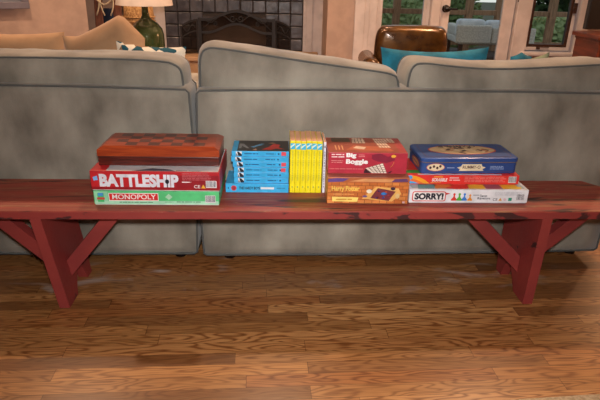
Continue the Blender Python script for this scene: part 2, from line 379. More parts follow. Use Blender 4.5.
# ------------------------------------------------------------ the bench
bench = tag(empty('bench', (.07, 1.64, 0), R(.9)), 'long old red-painted wooden bench with braced plank legs, holding games and books', 'bench')
b = MB(); L0, L1, D = -1.14, 1.135, .292
pl = chaikin([(L0, 0), (L1-.01, 0), (L1, .04), (L1+.0, D-.07), (L1-.05, D), (L0+.02, D), (L0, D-.02)], 0)
n = len(pl); zt, zb = .355, .328
def ins(p, k):
    cx, cy = 0, D/2
    return (p[0]-k*(1 if p[0] > 0 else -1), p[1]-k*(1 if p[1] > cy else -1))
rings = [[(x_, y_, zb) for x_, y_ in pl], [(x_, y_, zt-.003) for x_, y_ in pl], [(ins(p, .003)[0], ins(p, .003)[1], zt) for p in pl]]
b.loft(rings, M_red, False, True); b.mi[-1] = b.m(M_top)
for i in range(n): b.mi[n+i] = b.m(M_top)
b.build('seat_board', bench)
def leg(xt, xb, side):
    b = MB(); t = .017
    prof = [(0, 0), (.085, 0), (.105, .03), (.15, .085), (.185, .06), (.205, 0), (.25, 0), (.262, .10), (.268, .3278), (0, .3278)]
    xf = lambda v: Vector((v.x+xb+(xt-xb)*v.z/.32, v.y, v.z))
    b.prism(prof, -t, t, 'x', M_leg, xf); return b.build('leg', bench)
leg(-.829, -.782, -1); leg(.822, .812, 1)
def brace(x0, z0, x1, z1, y):
    # end at underside (x0, z0=.32) and at the leg (x1, z1); ends cut flush
    b = MB(); dx, dz = x1-x0, z1-z0; w_ = .045
    vert = w_*math.hypot(dx, dz)/abs(dx); hor = w_*math.hypot(dx, dz)/abs(dz); s_ = 1 if dx > 0 else -1
    poly = [(x0, z0), (x0+s_*hor, z0), (x1, z1+vert), (x1, z1)]
    b.prism(poly, y, y+.04, 'y', M_leg); return b.build('brace', bench)
brace(-.565, .3278, -.785, .065, .085); brace(-1.055, .3278, -.835, .105, .085)
brace(.545, .3278, .797, .08, .085); brace(1.055, .3278, .837, .115, .085)

# ------------------------------------------------------------ sofas
def nz(x, y, z, s_, a): return noise.noise(Vector((x*s_, y*s_, z*s_)))*a
def padded(outline, y0, th, bulge, crown, mt, name, parent, wob=.004, pipe=.0045, seed=0, it=3, step=.03, shrink=7):
    out = dens(chaikin(outline, it), step) if it else dens(outline, step)
    n = len(out); cx = sum(p[0] for p in out)/n; cz = sum(p[1] for p in out)/n
    ar = sum(out[i][0]*out[(i+1) % n][1]-out[(i+1) % n][0]*out[i][1] for i in range(n)); sg = 1 if ar > 0 else -1
    nr = []
    for i in range(n):
        a, c = out[i-1], out[(i+1) % n]; dx, dz = c[0]-a[0], c[1]-a[1]; l = math.hypot(dx, dz) or 1; nr.append((dz/l*sg, -dx/l*sg))
    rings = []
    def cap(y, sign, order):
        for j in order:
            s_ = 1-(j/shrink)**1.0; s_ = max(s_, .02)
            r = []
            for i, p in enumerate(out):
                x_, z_ = cx+(p[0]-cx)*s_, cz+(p[1]-cz)*s_
                k = (1-s_**4)
                r.append((x_, y+sign*(bulge*k)+nz(x_, seed, z_, 5, wob)*k+nz(x_*2, seed+3, z_*.8, 12, wob*.5)*min(1, k*2), z_))
            rings.append(r)
    cap(y0, -1, range(shrink, 0, -1))
    m_ = 7
    for j in range(m_+1):
        t = j/m_; o = crown*math.sin(math.pi*t)**.7 if 0 < t < 1 else 0
        rings.append([(p[0]+nr[i][0]*o, y0+th*t, p[1]+nr[i][1]*o+nz(p[0], seed, t, 7, wob)*math.sin(math.pi*t)) for i, p in enumerate(out)])
    cap(y0+th, 1, range(1, shrink+1))
    b = MB(); b.loft(rings, mt); o = b.build(name, parent)
    if pipe:
        b = MB(); b.tube([(p[0], y0-.001, p[1]) for p in out], pipe, M_pipe, True, 6)
        b.tube([(p[0], y0+th+.001, p[1]) for p in out], pipe, M_pipe, True, 6); b.build('piping', o)
    return o
def sofa(name, label, loc, rz, w_, cushions, x_vis):
    s_ = tag(empty(name, loc, rz), label, 'sofa')
    h = .683
    c = .022
    padded([(0, .05), (c, .035), (w_-c, .035), (w_, .05), (w_, h-c), (w_-c, h), (c, h), (0, h-c)], 0, .17, .004, .006, M_suede, 'back_panel', s_, .004, .004, seed=loc[0], it=1, step=.04, shrink=10)
    MB().box(.01, w_-.01, .17, .92, .06, .30, M_suede, .02, 3).build('seat_base', s_)
    for a in (.04, w_-.24): MB().box(a, a+.2, .17, .94, .05, .58, M_suede, .05, 4).build('arm', s_)
    n = 2 if w_ < 1.9 else 3; cw = (w_-.42)/n
    for i in range(n): MB().box(.21+i*cw, .21+(i+1)*cw-.008, .33, .93, .30, .42, M_suede, .035, 4).build('seat_cushion', s_)
    for i, ol in enumerate(cushions): padded(ol, .045, .17, .016, .014, M_suede, 'back_cushion', s_, .012, .004, seed=i*5+loc[0], it=2)
    for a in (.1, w_-.08):
        for y in (.06, .86): MB().lathe([(0, 0), (.022, 0), (.026, .02), (.028, .062), (0, .062)], (a, y, 0), M_black, 12, False).build('foot', s_)
    return s_
cl = lambda o, x: [(p[0]-x, p[1]) for p in o]
X0 = -1.94
sofa('sofa', 'taupe suede sofa, the left of the two, with one wide back cushion and pillows beyond', (X0, 1.95, 0), 0, 1.635,
     [cl([(-1.90, .56), (-1.90, .74), (-1.88, .765), (-1.18, .765), (-1.15, .745), (-1.15, .56)], X0),
      cl([(-1.12, .56), (-1.12, .74), (-1.09, .768), (-.70, .772), (-.40, .768), (-.348, .750), (-.335, .72), (-.332, .56)], X0)], 0)
X1 = -.287
sofa('sofa', 'taupe suede sofa, the right of the two, with two back cushions rising into peaks', (X1, 1.937, 0), R(2.0), 1.595,
     [cl([(-.274, .56), (-.272, .70), (-.270, .785), (-.250, .815), (-.20, .815), (.075, .776), (.30, .748), (.405, .735), (.436, .715), (.44, .56)], X1),
      cl([(.466, .56), (.466, .70), (.476, .758), (.505, .775), (.62, .762), (.79, .752), (1.10, .770), (1.22, .778), (1.26, .75), (1.265, .56)], X1)], 0)

# ------------------------------------------------------------ game boxes on the bench
ZB = .3555
def gamebox(name, label, x0, x1, y0, y1, z0, z1, lid_m, base_m, cat='board game', art=None, rz=0, top=None, gap=.003, group=None, bev=.0012):
    cx, cy = (x0+x1)/2, (y0+y1)/2; w_, d_ = (x1-x0)/2, (y1-y0)/2; h = z1-z0
    r = tag(empty(name, (cx, cy, z0), rz), label, cat, group)
    MB().box(-w_+.002, w_-.002, -d_+.002, d_-.002, 0, h-.002, base_m, .001).build('box_base', r)
    b = MB(); b.box(-w_, w_, -d_, d_, gap, h, lid_m, bev, top=top)
    if art: art(b, -w_, w_, -d_-.0003, gap, h, d_)
    b.build('box_lid', r); return r
WHT = C(235, 232, 228)
def ce(b, a, z, y, h, mt):  b.text('f', 'CE', a, a+h*1.8, z, z+h, y, mt)
def tri(b, a, z, y, h, mt): b.poly('f', ((a, z), (a+h*1.15, z), (a+h*.57, z+h)), y, mt)

def art_mono(b, x0, x1, y, z0, z1, d):
    H = z1-z0
    b.rect('f', x0+.002, x1-.002, z0+.001, z0+.012, y, C(168, 222, 186))
    b.rect('f', x0+.002, x0+.045, z0+.012, z1-.001, y, C(150, 216, 172)); b.rect('f', x0+.012, x0+.032, z0+.008, z0+.038, y-.0001, C(66, 190, 110))
    b.rect('f', x0+.014, x0+.030, z1-.017, z1-.006, y-.0003, C(70, 150, 210)); b.rect('f', x0+.010, x0+.034, z0+.016, z0+.024, y-.0003, C(196, 74, 66))
    b.rect('f', x0+.047, x0+.205, z0+.012, z1-.006, y-.0001, C(245, 240, 235)); b.rect('f', x0+.049, x0+.203, z0+.014, z1-.008, y-.0003, C(212, 40, 40))
    b.text('f', 'MONOPOLY', x0+.058, x0+.197, z0+.0175, z1-.0105, y-.0005, WHT, off=.015)
    b.lines('f', x0+.08, x0+.19, z0+.004, z0+.010, y-.0003, C(80, 140, 100), 1, 4)
    b.poly('f', ((x0+.226, z0+.026), (x0+.238, z0+.016), (x0+.25, z0+.026), (x0+.238, z0+.037)), y-.0003, C(170, 215, 180)); b.lines('f', x0+.225, x0+.252, z0+.006, z0+.011, y-.0003, C(90, 150, 110), 1, 8)
    b.lines('f', x0+.262, x0+.345, z0+.006, z0+.012, y-.0003, C(60, 120, 90), 1, 9)
    b.barcode(x1-.045, x1-.012, z0+.006, z0+.032, y-.0003)
gamebox('game_box', 'pale green board game box with a red name panel, under the red and white box', -.588, -.189, 1.682, 1.938, ZB, .4035, C(88, 196, 124), C(220, 226, 214), art=art_mono, rz=R(.3))

def art_bat(b, x0, x1, y, z0, z1, d):
    H = z1-z0
    b.rect('f', x0+.002, x1-.002, z0+.001, z0+.010, y, C(150, 26, 34)); b.rect('f', x0+.27, x1-.002, z0+.010, z1-.012, y, C(142, 26, 36)); b.rect('f', x0+.23, x0+.27, z0+.010, z1-.008, y, C(164, 30, 38))
    b.rect('f', x0+.002, x0+.27, z0+.010, z1-.004, y+.0001, C(192, 36, 42))
    b.poly('f', ((x0+.008, z1-.020), (x0+.022, z1-.016), (x0+.024, z1-.030), (x0+.010, z1-.033)), y-.0003, C(120, 170, 225)); b.text('f', 'BATTLESHIP', x0+.028, x0+.278, z0+.010, z1-.009, y-.0005, C(222, 224, 232), off=.055)
    b.disc('f', x0+.2415, z0+.030, .0065, .0075, y-.0008, C(30, 30, 40)); b.rect('f', x0+.240, x0+.243, z0+.010, z0+.028, y-.0008, C(40, 40, 50))
    b.lines('f', x0+.290, x0+.385, z0+.034, z0+.060, y-.0003, C(190, 96, 100), 5, 2); b.lines('f', x0+.288, x0+.32, z0+.025, z0+.032, y-.0003, C(235, 225, 225), 1, 5)
    ce(b, x0+.326, z0+.008, y-.0003, .011, C(225, 215, 215)); tri(b, x0+.348, z0+.008, y-.0003, .013, C(232, 176, 60))
    b.barcode(x1-.044, x1-.010, z0+.010, z0+.034, y-.0003, 5)
    # picture on the lid top
    b.rect('t', x0+.05, x1-.004, y+.004, d-.01, z1+.0003, C(196, 196, 200)); b.rect('t', x0+.004, x0+.05, y+.004, d-.01, z1+.0003, C(196, 40, 44))
    b.poly('t', ((x0+.13, y+.004), (x0+.19, y+.03), (x0+.25, y+.02), (x0+.27, y+.004)), z1+.0006, C(60, 66, 84)); b.lines('t', x0+.27, x0+.36, y+.004, y+.014, z1+.0006, C(50, 50, 60), 1, 5)
gamebox('game_box', 'red board game box with large white block letters, beneath the checkered wooden box', -.592, -.184, 1.684, 1.933, .404, .470, C(178, 32, 40), C(210, 205, 200), art=art_bat, rz=R(-.4))

# wooden chess box
r = tag(empty('chess_box', (-.384, 1.822, .4708), R(0)), 'dark cherry wooden chess box with checkered top on the left pile', 'chess box')
wx, dy = .195, .086
def frus(b, x, y, z0, z1, x2, y2, z2, mt):
    b.loft([[(-x, -y, z0), (x, -y, z0), (x, y, z0), (-x, y, z0)], [(-x, -y, z1), (x, -y, z1), (x, y, z1), (-x, y, z1)], [(-x2, -y2, z2), (x2, -y2, z2), (x2, y2, z2), (-x2, y2, z2)]], mt, False)
b = MB(); b.box(-wx+.001, wx-.001, -dy+.001, dy-.001, 0, .0315, M_chess_e, .0025); b.build('box_bottom', r)
b = MB(); frus(b, wx, dy, .032, .053, wx-.018, dy-.011, .064, M_chess_l)
W, Dp = .292, .136; cs, cd = W/8, Dp/4
for i in range(8):
    for j in range(4):
        mt = M_chess_d if (i+j) % 2 else M_chess_l
        b.rect('t', -W/2+i*cs, -W/2+(i+1)*cs, -Dp/2+j*cd, -Dp/2+(j+1)*cd, .0643, mt)
b.build('box_top', r)

# stack of blue books
M_page = mat('book_pages', (222, 196, 150), .9, (190, 160, 116), 6, (1, 1, 90), .35, .65)
M_page2 = mat('peach_page_edges', (232, 180, 142), .9, (218, 162, 124), 6, (90, 1, 1), .35, .65)
def flat_book(label, x0, x1, y0, y1, z0, z1, art, group, cover):
    cx, cy = (x0+x1)/2, (y0+y1)/2; w_, d_ = (x1-x0)/2, (y1-y0)/2; h = z1-z0
    r = tag(empty('book', (cx, cy, z0)), label, 'book', group)
    b = MB(); b.box(-w_, w_, -d_, d_, 0, .002, cover, .0006); b.box(-w_, w_, -d_, d_, h-.0022, h-.0002, cover, .0006); b.box(-w_, w_, -d_, -d_+.003, .001, h-.001, cover, .0008)
    art(b, -w_, w_, -d_-.0003, 0, h, d_); b.build('cover', r)
    MB().box(-w_+.003, w_-.003, -d_+.0032, d_-.003, .0022, h-.0024, M_page).build('pages', r); return r
BL = C(54, 172, 226); BK = C(24, 30, 40)
def art_hardy(red, last):
    def f(b, x0, x1, y, z0, z1, d):
        H = z1-z0
        b.rect('f', x0+.014, x0+.034, z0+.0015, z1-.0015, y, C(225, 228, 230)); b.poly('f', ((x0+.022, z0+.0015), (x0+.034, z0+.0015), (x0+.034, z0+.007), (x0+.024, z1-.002), (x0+.018, z1-.002)), y-.0002, BK)
        b.poly('f', ((x0+.014, z0+.002), (x0+.021, z0+.002), (x0+.016, z1-.006)), y-.0003, C(110, 120, 130))
        b.lines('f', x0+.042, x0+.095, z0+.006, z1-.006, y, C(20, 70, 120), 1, int(z1*1000) % 50+last); b.lines('f', x0+.115, x0+.150, z0+.006, z1-.006, y, C(20, 70, 120), 1, last+70)
        b.disc('f', x0+.158, (z0+z1)/2, .003, .003, y, C(20, 40, 80), 10)
        if red: b.rect('f', x1-.026, x1-.010, z0+.003, z1-.002, y, C(224, 78, 90))
        if last == 6:
            T = z1+.0002
            b.rect('t', x0+.018, x1-.001, y+.003, d-.001, T, C(52, 46, 46)); b.poly('t', ((x0+.075, y+.04), (x0+.11, y+.085), (x0+.098, y+.09), (x0+.06, y+.045)), T+.0003, C(90, 150, 190))
            b.poly('t', ((x0+.10, y+.02), (x0+.125, y+.05), (x0+.14, y+.085), (x0+.165, y+.075), (x0+.158, y+.045), (x0+.18, y+.022), (x0+.15, y+.03), (x0+.13, y+.015)), T+.0003, C(206, 54, 44))
            b.poly('t', ((x0+.022, y+.03), (x0+.03, y+.03), (x0+.032, y+.06), (x0+.05, y+.03), (x0+.058, y+.03), (x0+.036, y+.085), (x0+.022, y+.085)), T+.0003, C(140, 140, 140))
            b.poly('t', ((x0+.12, y+.09), (x0+.135, y+.10), (x0+.15, y+.09)), T+.0005, C(220, 170, 130)); b.poly('t', ((x0+.068, y+.01), (x0+.085, y+.01), (x0+.08, y+.03)), T+.0003, C(200, 150, 120))
    return f
zz = [.3885, .4075, .4265, .4455, .4645, .4835, .5025]
offs = [(-.149, .0), (-.150, 0), (-.149, .0), (-.152, 0), (-.157, 0), (-.155, .0)]
def art_guide(b, x0, x1, y, z0, z1, d):
    b.disc('f', x0+.028, z0+.016, .0095, .0095, y, C(206, 66, 74)); b.disc('f', x0+.028, z0+.016, .0065, .0065, y-.0002, C(150, 50, 60)); b.disc('f', x0+.009, z0+.016, .002, .003, y, BK, 10)
    b.text('f', 'THE HARDY BOYS', x0+.046, x0+.118, z0+.011, z0+.0215, y, BK, off=.035); b.rect('f', x0+.120, x0+.166, z0+.012, z0+.020, y, C(226, 232, 236)); b.lines('f', x0+.175, x0+.205, z0+.013, z0+.019, y, C(30, 110, 160), 1, 3)
flat_book('thick blue book with a round red emblem, lowest under the pile of thin blue books', -.178, .038, 1.80, 1.935, ZB, .3880, art_guide, 'blue hardback books lying in a pile', BL)
lab = ['blue mystery hardback lying directly on the thick emblem book, its spine without a red square', 'blue mystery hardback, second above the thick emblem book, its spine without a red square',
       'blue hardback with a red spine square, lower of the two adjacent red-square books', 'blue hardback with a red spine square, third book down in the blue pile',
       'blue mystery hardback directly under the topmost book, its spine without a red square', 'topmost blue hardback of the pile, dark picture cover with a red figure']
for i in range(6):
    flat_book(lab[i], offs[i][0], .037+(i % 2)*.0012, 1.806+(.002 if i % 2 else 0), 1.932, zz[i], zz[i+1]-.0005, art_hardy(i in (2, 3, 5), i+1), 'blue hardback books lying in a pile', BL)

# yellow upright books
YL = C(238, 222, 20); w_ = .0178
def art_yellow(b, t, y, h):
    b.rect('f', -t+.001, t-.001, h-.029, h-.008, y, C(60, 180, 214)); b.poly('f', ((-t+.001, h-.026), (t-.001, h-.012), (t-.001, h-.008), (-t+.001, h-.018)), y-.0002, C(210, 236, 236))
    rn = random.Random(3); z = .045
    while z < h-.04:
        L = .003+rn.random()*.007; b.rect('f', -.0018, .0018, z, z+L, y, C(196, 196, 70)); z += L+.002
    b.rect('f', -.002, .002, .018, .024, y, C(160, 170, 80))
def upright(label, xc, t, h, y0, dp, cover, art, group, pg):
    r = tag(empty('book', (xc, y0+dp/2, ZB)), label, 'book', group)
    b = MB(); b.box(-t, -t+.0011, -dp/2, dp/2, 0, h, cover, .0004); b.box(t-.0011, t, -dp/2, dp/2, 0, h, cover, .0005); b.box(-t+.001, t-.001, -dp/2, -dp/2+.003, 0, h, cover, .001)
    art(b, t, -dp/2-.0003, h); b.build('cover', r)
    MB().box(-t+.0012, t-.0012, -dp/2+.0032, dp/2-.003, .003, h-.0008, pg).build('pages', r); return r
yn = ['leftmost yellow hardback of the upright row, against the blue pile', 'second yellow hardback of the upright row from the blue pile', 'third yellow hardback of the upright row from the blue pile',
      'fourth yellow hardback of the upright row from the blue pile', 'fifth yellow hardback, next to last before the white paperback', 'last yellow hardback of the upright row, touching the white paperback']
for i in range(6):
    upright(yn[i], .0505+i*(w_+.0004), w_/2, .186-(i % 3)*.0008, 1.802, .132, YL, art_yellow, 'yellow hardback books standing in a row', M_page2)
def art_white(b, t, y, h):
    z = .02
    rn = random.Random(9)
    while z < h-.03:
        L = .003+rn.random()*.008; b.rect('f', -.0014, .0014, z, z+L, y, C(120, 120, 130)); z += L+.003
    b.rect('f', -.002, .002, h-.02, h-.012, y, C(70, 70, 90))
upright('thin white-spined paperback standing between the yellow books and the maroon box', .1585, .0042, .182, 1.803, .128, C(228, 226, 232), art_white, None, M_page2)

# brick-patterned box and the maroon box
def art_hp(b, x0, x1, y, z0, z1, d):
    rn = random.Random(5); W = x1-x0; top = z1-.018; rh = .0125; row = 0; z = z0+.001
    b.rect('f', x0+.001, x1-.001, z0+.001, top, y, C(120, 62, 30))
    while z < top-.004:
        a = x0+.001-(row % 2)*.012
        while a < x1-.002:
            a1 = min(a+.0245, x1-.001); aa = max(a+.0006, x0+.001)
            if a1 > aa: b.rect('f', aa, a1-.0006, z+.0006, min(z+rh-.0006, top), y-.0002, C(*rn.choice([(204, 118, 56), (190, 104, 48), (214, 132, 66)])))
            a += .0248
        z += rh; row += 1
    b.rect('f', x0+.001, x1-.001, top, z1-.001, y-.0002, C(176, 96, 56)); b.poly('f', ((x0+.001, top+.001), (x0+.05, top+.003), (x0+.07, z1-.004), (x0+.03, z1-.003), (x0+.001, z1-.006)), y-.0004, C(96, 70, 130))
    b.poly('f', ((x0+.07, top+.004), (x1-.06, top+.002), (x1-.03, z1-.006), (x0+.12, z1-.004)), y-.0004, C(214, 150, 96)); b.poly('f', ((x1-.06, top+.003), (x1-.004, top+.004), (x1-.01, z1-.003), (x1-.05, z1-.005)), y-.0006, C(100, 66, 110))
    b.text('f', 'Harry Potter', x0+.014, x0+.106, z0+.040, z0+.062, y-.0005, C(240, 196, 90), off=.035)
    b.lines('f', x0+.02, x0+.10, z0+.030, z0+.036, y-.0005, C(226, 160, 90), 1, 2)
    b.poly('f', ((x0+.018, z0+.008), (x0+.100, z0+.006), (x0+.104, z0+.022), (x0+.016, z0+.024)), y-.0005, C(242, 212, 112)); b.lines('f', x0+.03, x0+.09, z0+.010, z0+.019, y-.0007, C(200, 140, 50), 1, 6)
    g = y-.0005
    b.poly('f', ((x0+.115, z0+.018), (x0+.16, z0+.06), (x0+.235, z0+.055), (x0+.245, z0+.035), (x0+.215, z0+.008)), g, C(232, 176, 96))
    b.poly('f', ((x0+.143, z0+.020), (x0+.166, z0+.056), (x0+.226, z0+.044), (x0+.205, z0+.010)), g-.0002, C(118, 50, 54))
    rn = random.Random(8)
    for k in range(16):
        b.disc('f', x0+.158+rn.random()*.05, z0+.020+rn.random()*.025, .004, .0025, g-.0004, C(*rn.choice([(60, 90, 150), (84, 60, 120), (190, 80, 50), (150, 50, 60)])), 8)
    b.disc('f', x0+.186, z0+.036, .008, .005, g-.0006, C(40, 120, 190)); b.disc('f', x0+.138, z0+.044, .009, .007, g-.0003, C(236, 224, 200)); b.disc('f', x0+.125, z0+.026, .008, .004, g-.0003, C(110, 84, 130))
    b.disc('f', x0+.233, z0+.028, .007, .009, g-.0004, C(224, 190, 130)); b.disc('f', x0+.216, z0+.054, .008, .006, g-.0004, C(60, 44, 60))
    b.rect('f', x1-.018, x1-.010, z0+.002, z0+.009, g, C(210, 170, 170))
gamebox('game_box', 'orange brick-patterned board game box under the maroon box', .163, .432, 1.702, 1.925, ZB, .4505, C(190, 104, 52), C(120, 70, 44), art=art_hp, top=C(150, 80, 60))
def grid(b, pl, q, d, m1, m2, n=5):
    # quadrilateral tray of small letter tiles
    (a, c, e, g) = q
    def L(u, v): return tuple((a[k]*(1-u)+c[k]*u)*(1-v)+(g[k]*(1-u)+e[k]*u)*v for k in (0, 1))
    b.poly(pl, q, d, m2)
    s_ = -.0002 if pl == 'f' else .0002
    for i in range(n):
        for j in range(n):
            u0, u1, v0, v1 = (i+.1)/n, (i+.9)/n, (j+.1)/n, (j+.9)/n; b.poly(pl, (L(u0, v0), L(u1, v0), L(u1, v1), L(u0, v1)), d+s_, m1)
def art_bog(b, x0, x1, y, z0, z1, d):
    H = z1-z0; g = y-.0003; CR = C(238, 206, 178)
    b.lines('f', x0+.010, x0+.052, z0+.052, z0+.068, g, C(240, 214, 210), 2, 4); b.text('f', 'Big', x0+.058, x0+.091, z0+.051, z0+.070, g, WHT, off=.05); b.text('f', 'Boggle', x0+.058, x0+.130, z0+.028, z0+.049, g, WHT, off=.05)
    b.lines('f', x0+.010, x0+.050, z0+.034, z0+.046, g, C(214, 130, 128), 2, 3); b.lines('f', x0+.098, x0+.122, z0+.055, z0+.066, g, C(214, 130, 128), 2, 5); b.lines('f', x0+.004, x0+.12, z0+.012, z0+.018, g, C(206, 110, 108), 1, 3)
    b.poly('f', ((x0+.142, z0+.064), (x0+.168, z0+.070), (x0+.195, z0+.058), (x0+.22, z0+.068), (x0+.218, z0+.046), (x0+.19, z0+.036), (x0+.16, z0+.042), (x0+.142, z0+.050)), g, C(134, 32, 56))
    b.poly('f', ((x0+.118, z0+.004), (x0+.124, z0+.018), (x0+.168, z0+.002), (x0+.168, z0+.001), (x0+.12, z0+.001)), g, C(60, 26, 34)); b.poly('f', ((x0+.195, z0+.001), (x0+.214, z0+.012), (x0+.206, z0+.001)), g, C(60, 26, 34))
    grid(b, 'f', ((x0+.145, z0+.001), (x0+.196, z0+.001), (x0+.180, z0+.036), (x0+.122, z0+.018)), g-.0002, C(236, 220, 200), C(110, 60, 60))
    b.disc('f', x0+.213, z0+.060, .008, .005, g-.0002, C(236, 176, 60)); b.tube([(x0+.216, g+.001, z0+.040), (x0+.212, g+.001, z0+.028), (x0+.206, g+.001, z0+.022)], .0008, C(220, 150, 60))
    T = z1+.0003
    b.rect('t', x0+.003, x0+.235, y+.004, d-.004, T, C(164, 74, 50)); b.poly('t', ((x0+.06, y+.03), (x0+.22, y+.02), (x0+.20, y+.07), (x0+.09, y+.08)), T+.0001, C(196, 98, 60))
    b.rect('t', x0+.02, x0+.085, d-.055, d-.006, T+.0002, C(86, 60, 34)); grid(b, 't', ((x0+.088, d-.07), (x0+.135, d-.07), (x0+.135, d-.008), (x0+.092, d-.008)), T+.0003, CR, C(110, 60, 40), 4)
    grid(b, 't', ((x0+.175, d-.12), (x0+.215, d-.12), (x0+.20, d-.01), (x0+.165, d-.01)), T+.0003, CR, C(150, 70, 46), 4); grid(b, 't', ((x0+.205, d-.06), (x0+.24, d-.06), (x0+.235, d-.01), (x0+.20, d-.01)), T+.0006, CR, C(150, 70, 46), 3)
    b.poly('t', ((x0+.085, y+.05), (x0+.12, y+.035), (x0+.13, y+.06), (x0+.10, y+.075)), T+.0005, CR)
    for k in range(3): b.rect('t', x0+.026+k*.011, x0+.030+k*.011, y+.03, y+.08, T+.0004, C(226, 160, 110))
gamebox('game_box', 'maroon word game box standing on the orange brick-patterned box', .165, .425, 1.732, 1.907, .451, .5245, C(178, 44, 62), C(170, 60, 60), art=art_bog, top=C(178, 62, 58))

# white box, red box, tin
def pawn(b, a, z, y, s_, mt):
    b.poly('f', ((a-.010*s_, z), (a+.010*s_, z), (a+.0095*s_, z+.005*s_), (a+.003*s_, z+.013*s_), (a+.002*s_, z+.020*s_), (a-.002*s_, z+.020*s_), (a-.003*s_, z+.013*s_), (a-.0095*s_, z+.005*s_)), y, mt); b.disc('f', a, z+.023*s_, .0042*s_, .0042*s_, y-.0001, mt, 12)
def rr(a0, a1, b0, b1, r, n=5):
    p = []
    for cx, cy, t in ((a1-r, b0+r, -90), (a1-r, b1-r, 0), (a0+r, b1-r, 90), (a0+r, b0+r, 180)):
        for i in range(n+1): q = R(t+90*i/n); p.append((cx+r*math.cos(q), cy+r*math.sin(q)))
    return p
def art_sorry(b, x0, x1, y, z0, z1, d):
    g = y-.0001
    b.poly('f', rr(x0+.010, x0+.124, z0+.004, z0+.040, .008), g, C(214, 60, 56)); b.poly('f', ((x0+.12, z0+.036), (x0+.138, z0+.033), (x0+.122, z0+.026)), g, C(214, 60, 56))
    b.poly('f', rr(x0+.013, x0+.121, z0+.007, z0+.037, .006), g-.0002, WHT); b.text('f', 'SORRY!', x0+.018, x0+.116, z0+.010, z0+.034, g-.0004, C(26, 30, 44), off=.055)
    for a, c in ((.152, (214, 60, 50)), (.170, (90, 176, 60)), (.187, (60, 130, 214)), (.206, (236, 150, 50))): pawn(b, x0+a, z0+.007, g-.0002, 1.0 if a < .2 else .85, C(*c))
    b.text('f', 'Sweet', x0+.240, x0+.264, z0+.020, z0+.030, g, C(90, 90, 96)); b.text('f', 'Revenge', x0+.232, x0+.276, z0+.009, z0+.020, g, C(70, 70, 78)); b.lines('f', x0+.216, x0+.238, z0+.024, z0+.030, g, C(150, 150, 154), 1, 1)
    b.lines('f', x0+.29, x0+.385, z0+.026, z0+.040, g, C(190, 190, 196), 4, 4)
    ce(b, x0+.285, z0+.007, g, .009, C(90, 90, 96)); tri(b, x0+.304, z0+.007, g, .011, C(224, 160, 60)); b.disc('f', x0+.326, z0+.012, .005, .005, g, C(226, 190, 200)); b.rect('f', x0+.338, x0+.350, z0+.007, z0+.018, g, C(40, 150, 120))
    b.barcode(x1-.040, x1-.012, z0+.008, z0+.032, g, 8)
    T = z1+.0003
    b.rect('t', x0+.01, x1-.01, y+.012, d-.01, T, C(170, 190, 196)); cols = [(70, 160, 170), (220, 130, 60), (214, 60, 50), (236, 196, 60), (150, 90, 110), (240, 190, 50)]
    for k, c in enumerate(cols): b.poly('t', ((x0+.03+k*.058, y+.010), (x0+.085+k*.058, y+.010), (x0+.10+k*.055, y+.05), (x0+.04+k*.055, y+.06)), T+.0002, C(*c))
    b.disc('t', x0+.16, y+.016, .035, .010, T+.0004, C(210, 50, 44)); b.disc('t', x0+.36, y+.02, .025, .012, T+.0004, C(240, 200, 50)); b.lines('t', x0+.03, x0+.10, y+.004, y+.009, T+.0004, C(60, 80, 140), 1, 2)
gamebox('game_box', 'white board game box with black lettering and coloured pawns, lowest of the right pile', .438, .842, 1.717, 1.942, ZB, .4045, C(230, 230, 232), C(200, 200, 204), art=art_sorry, rz=R(.4))
def art_red(b, x0, x1, y, z0, z1, d):
    g = y-.0001; z = z0
    def band(r0, r1, c, k):
        p = [(x0+.002+r*1*math.cos(R(t)), z0-.045+r*.78*math.sin(R(t))) for r, ts in ((r1, range(0, 91, 6)), (r0, range(90, -1, -6))) for t in ts]
        p = [(min(max(a, x0+.002), x1), min(max(c_, z0+.0015), z1-.0015)) for a, c_ in p]
        b.poly('f', p, g-.0001*k, c)
    band(.082, .098, C(248, 160, 40), 1); band(.070, .083, C(236, 110, 50), 1.5); band(.060, .072, C(70, 170, 225), 2); band(.05, .061, C(180, 70, 150), 3)
    b.poly('f', ((x0+.001, z0+.022), (x0+.006, z0+.030), (x0+.018, z0+.030), (x0+.022, z0+.022), (x0+.016, z0+.016), (x0+.005, z0+.016)), g-.0006, C(90, 160, 225))
    b.text('f', 'SCRABBLE', x0+.088, x0+.140, z0+.009, z0+.021, g-.0003, C(240, 226, 222), .1, off=.04); b.rect('f', x0+.094, x0+.125, z0+.024, z0+.027, g-.0003, C(246, 176, 60)); b.lines('f', x0+.085, x0+.12, z0+.003, z0+.006, g-.0003, C(246, 200, 90), 1, 1)
    b.lines('f', x0+.148, x0+.185, z0+.010, z0+.026, g-.0003, C(240, 190, 186), 2, 2); b.lines('f', x0+.20, x0+.345, z0+.006, z0+.028, g-.0003, C(236, 130, 122), 4, 9)
    b.barcode(x1-.037, x1-.010, z0+.005, z0+.028, g-.0002, 12)
    T = z1+.0003; b.rect('t', x0+.002, x0+.14, y+.02, y+.05, T, C(50, 150, 60)); b.rect('t', x0+.002, x0+.10, y+.06, d-.02, T, C(214, 48, 40)); b.rect('t', x0+.04, x1-.06, y+.002, y+.014, T, C(226, 214, 226))
gamebox('game_box', 'flat red game box with a rainbow swoosh, between the white box and the blue tin', .433, .822, 1.762, 1.945, .405, .4395, C(226, 52, 46), C(200, 70, 60), art=art_red, rz=R(.6))
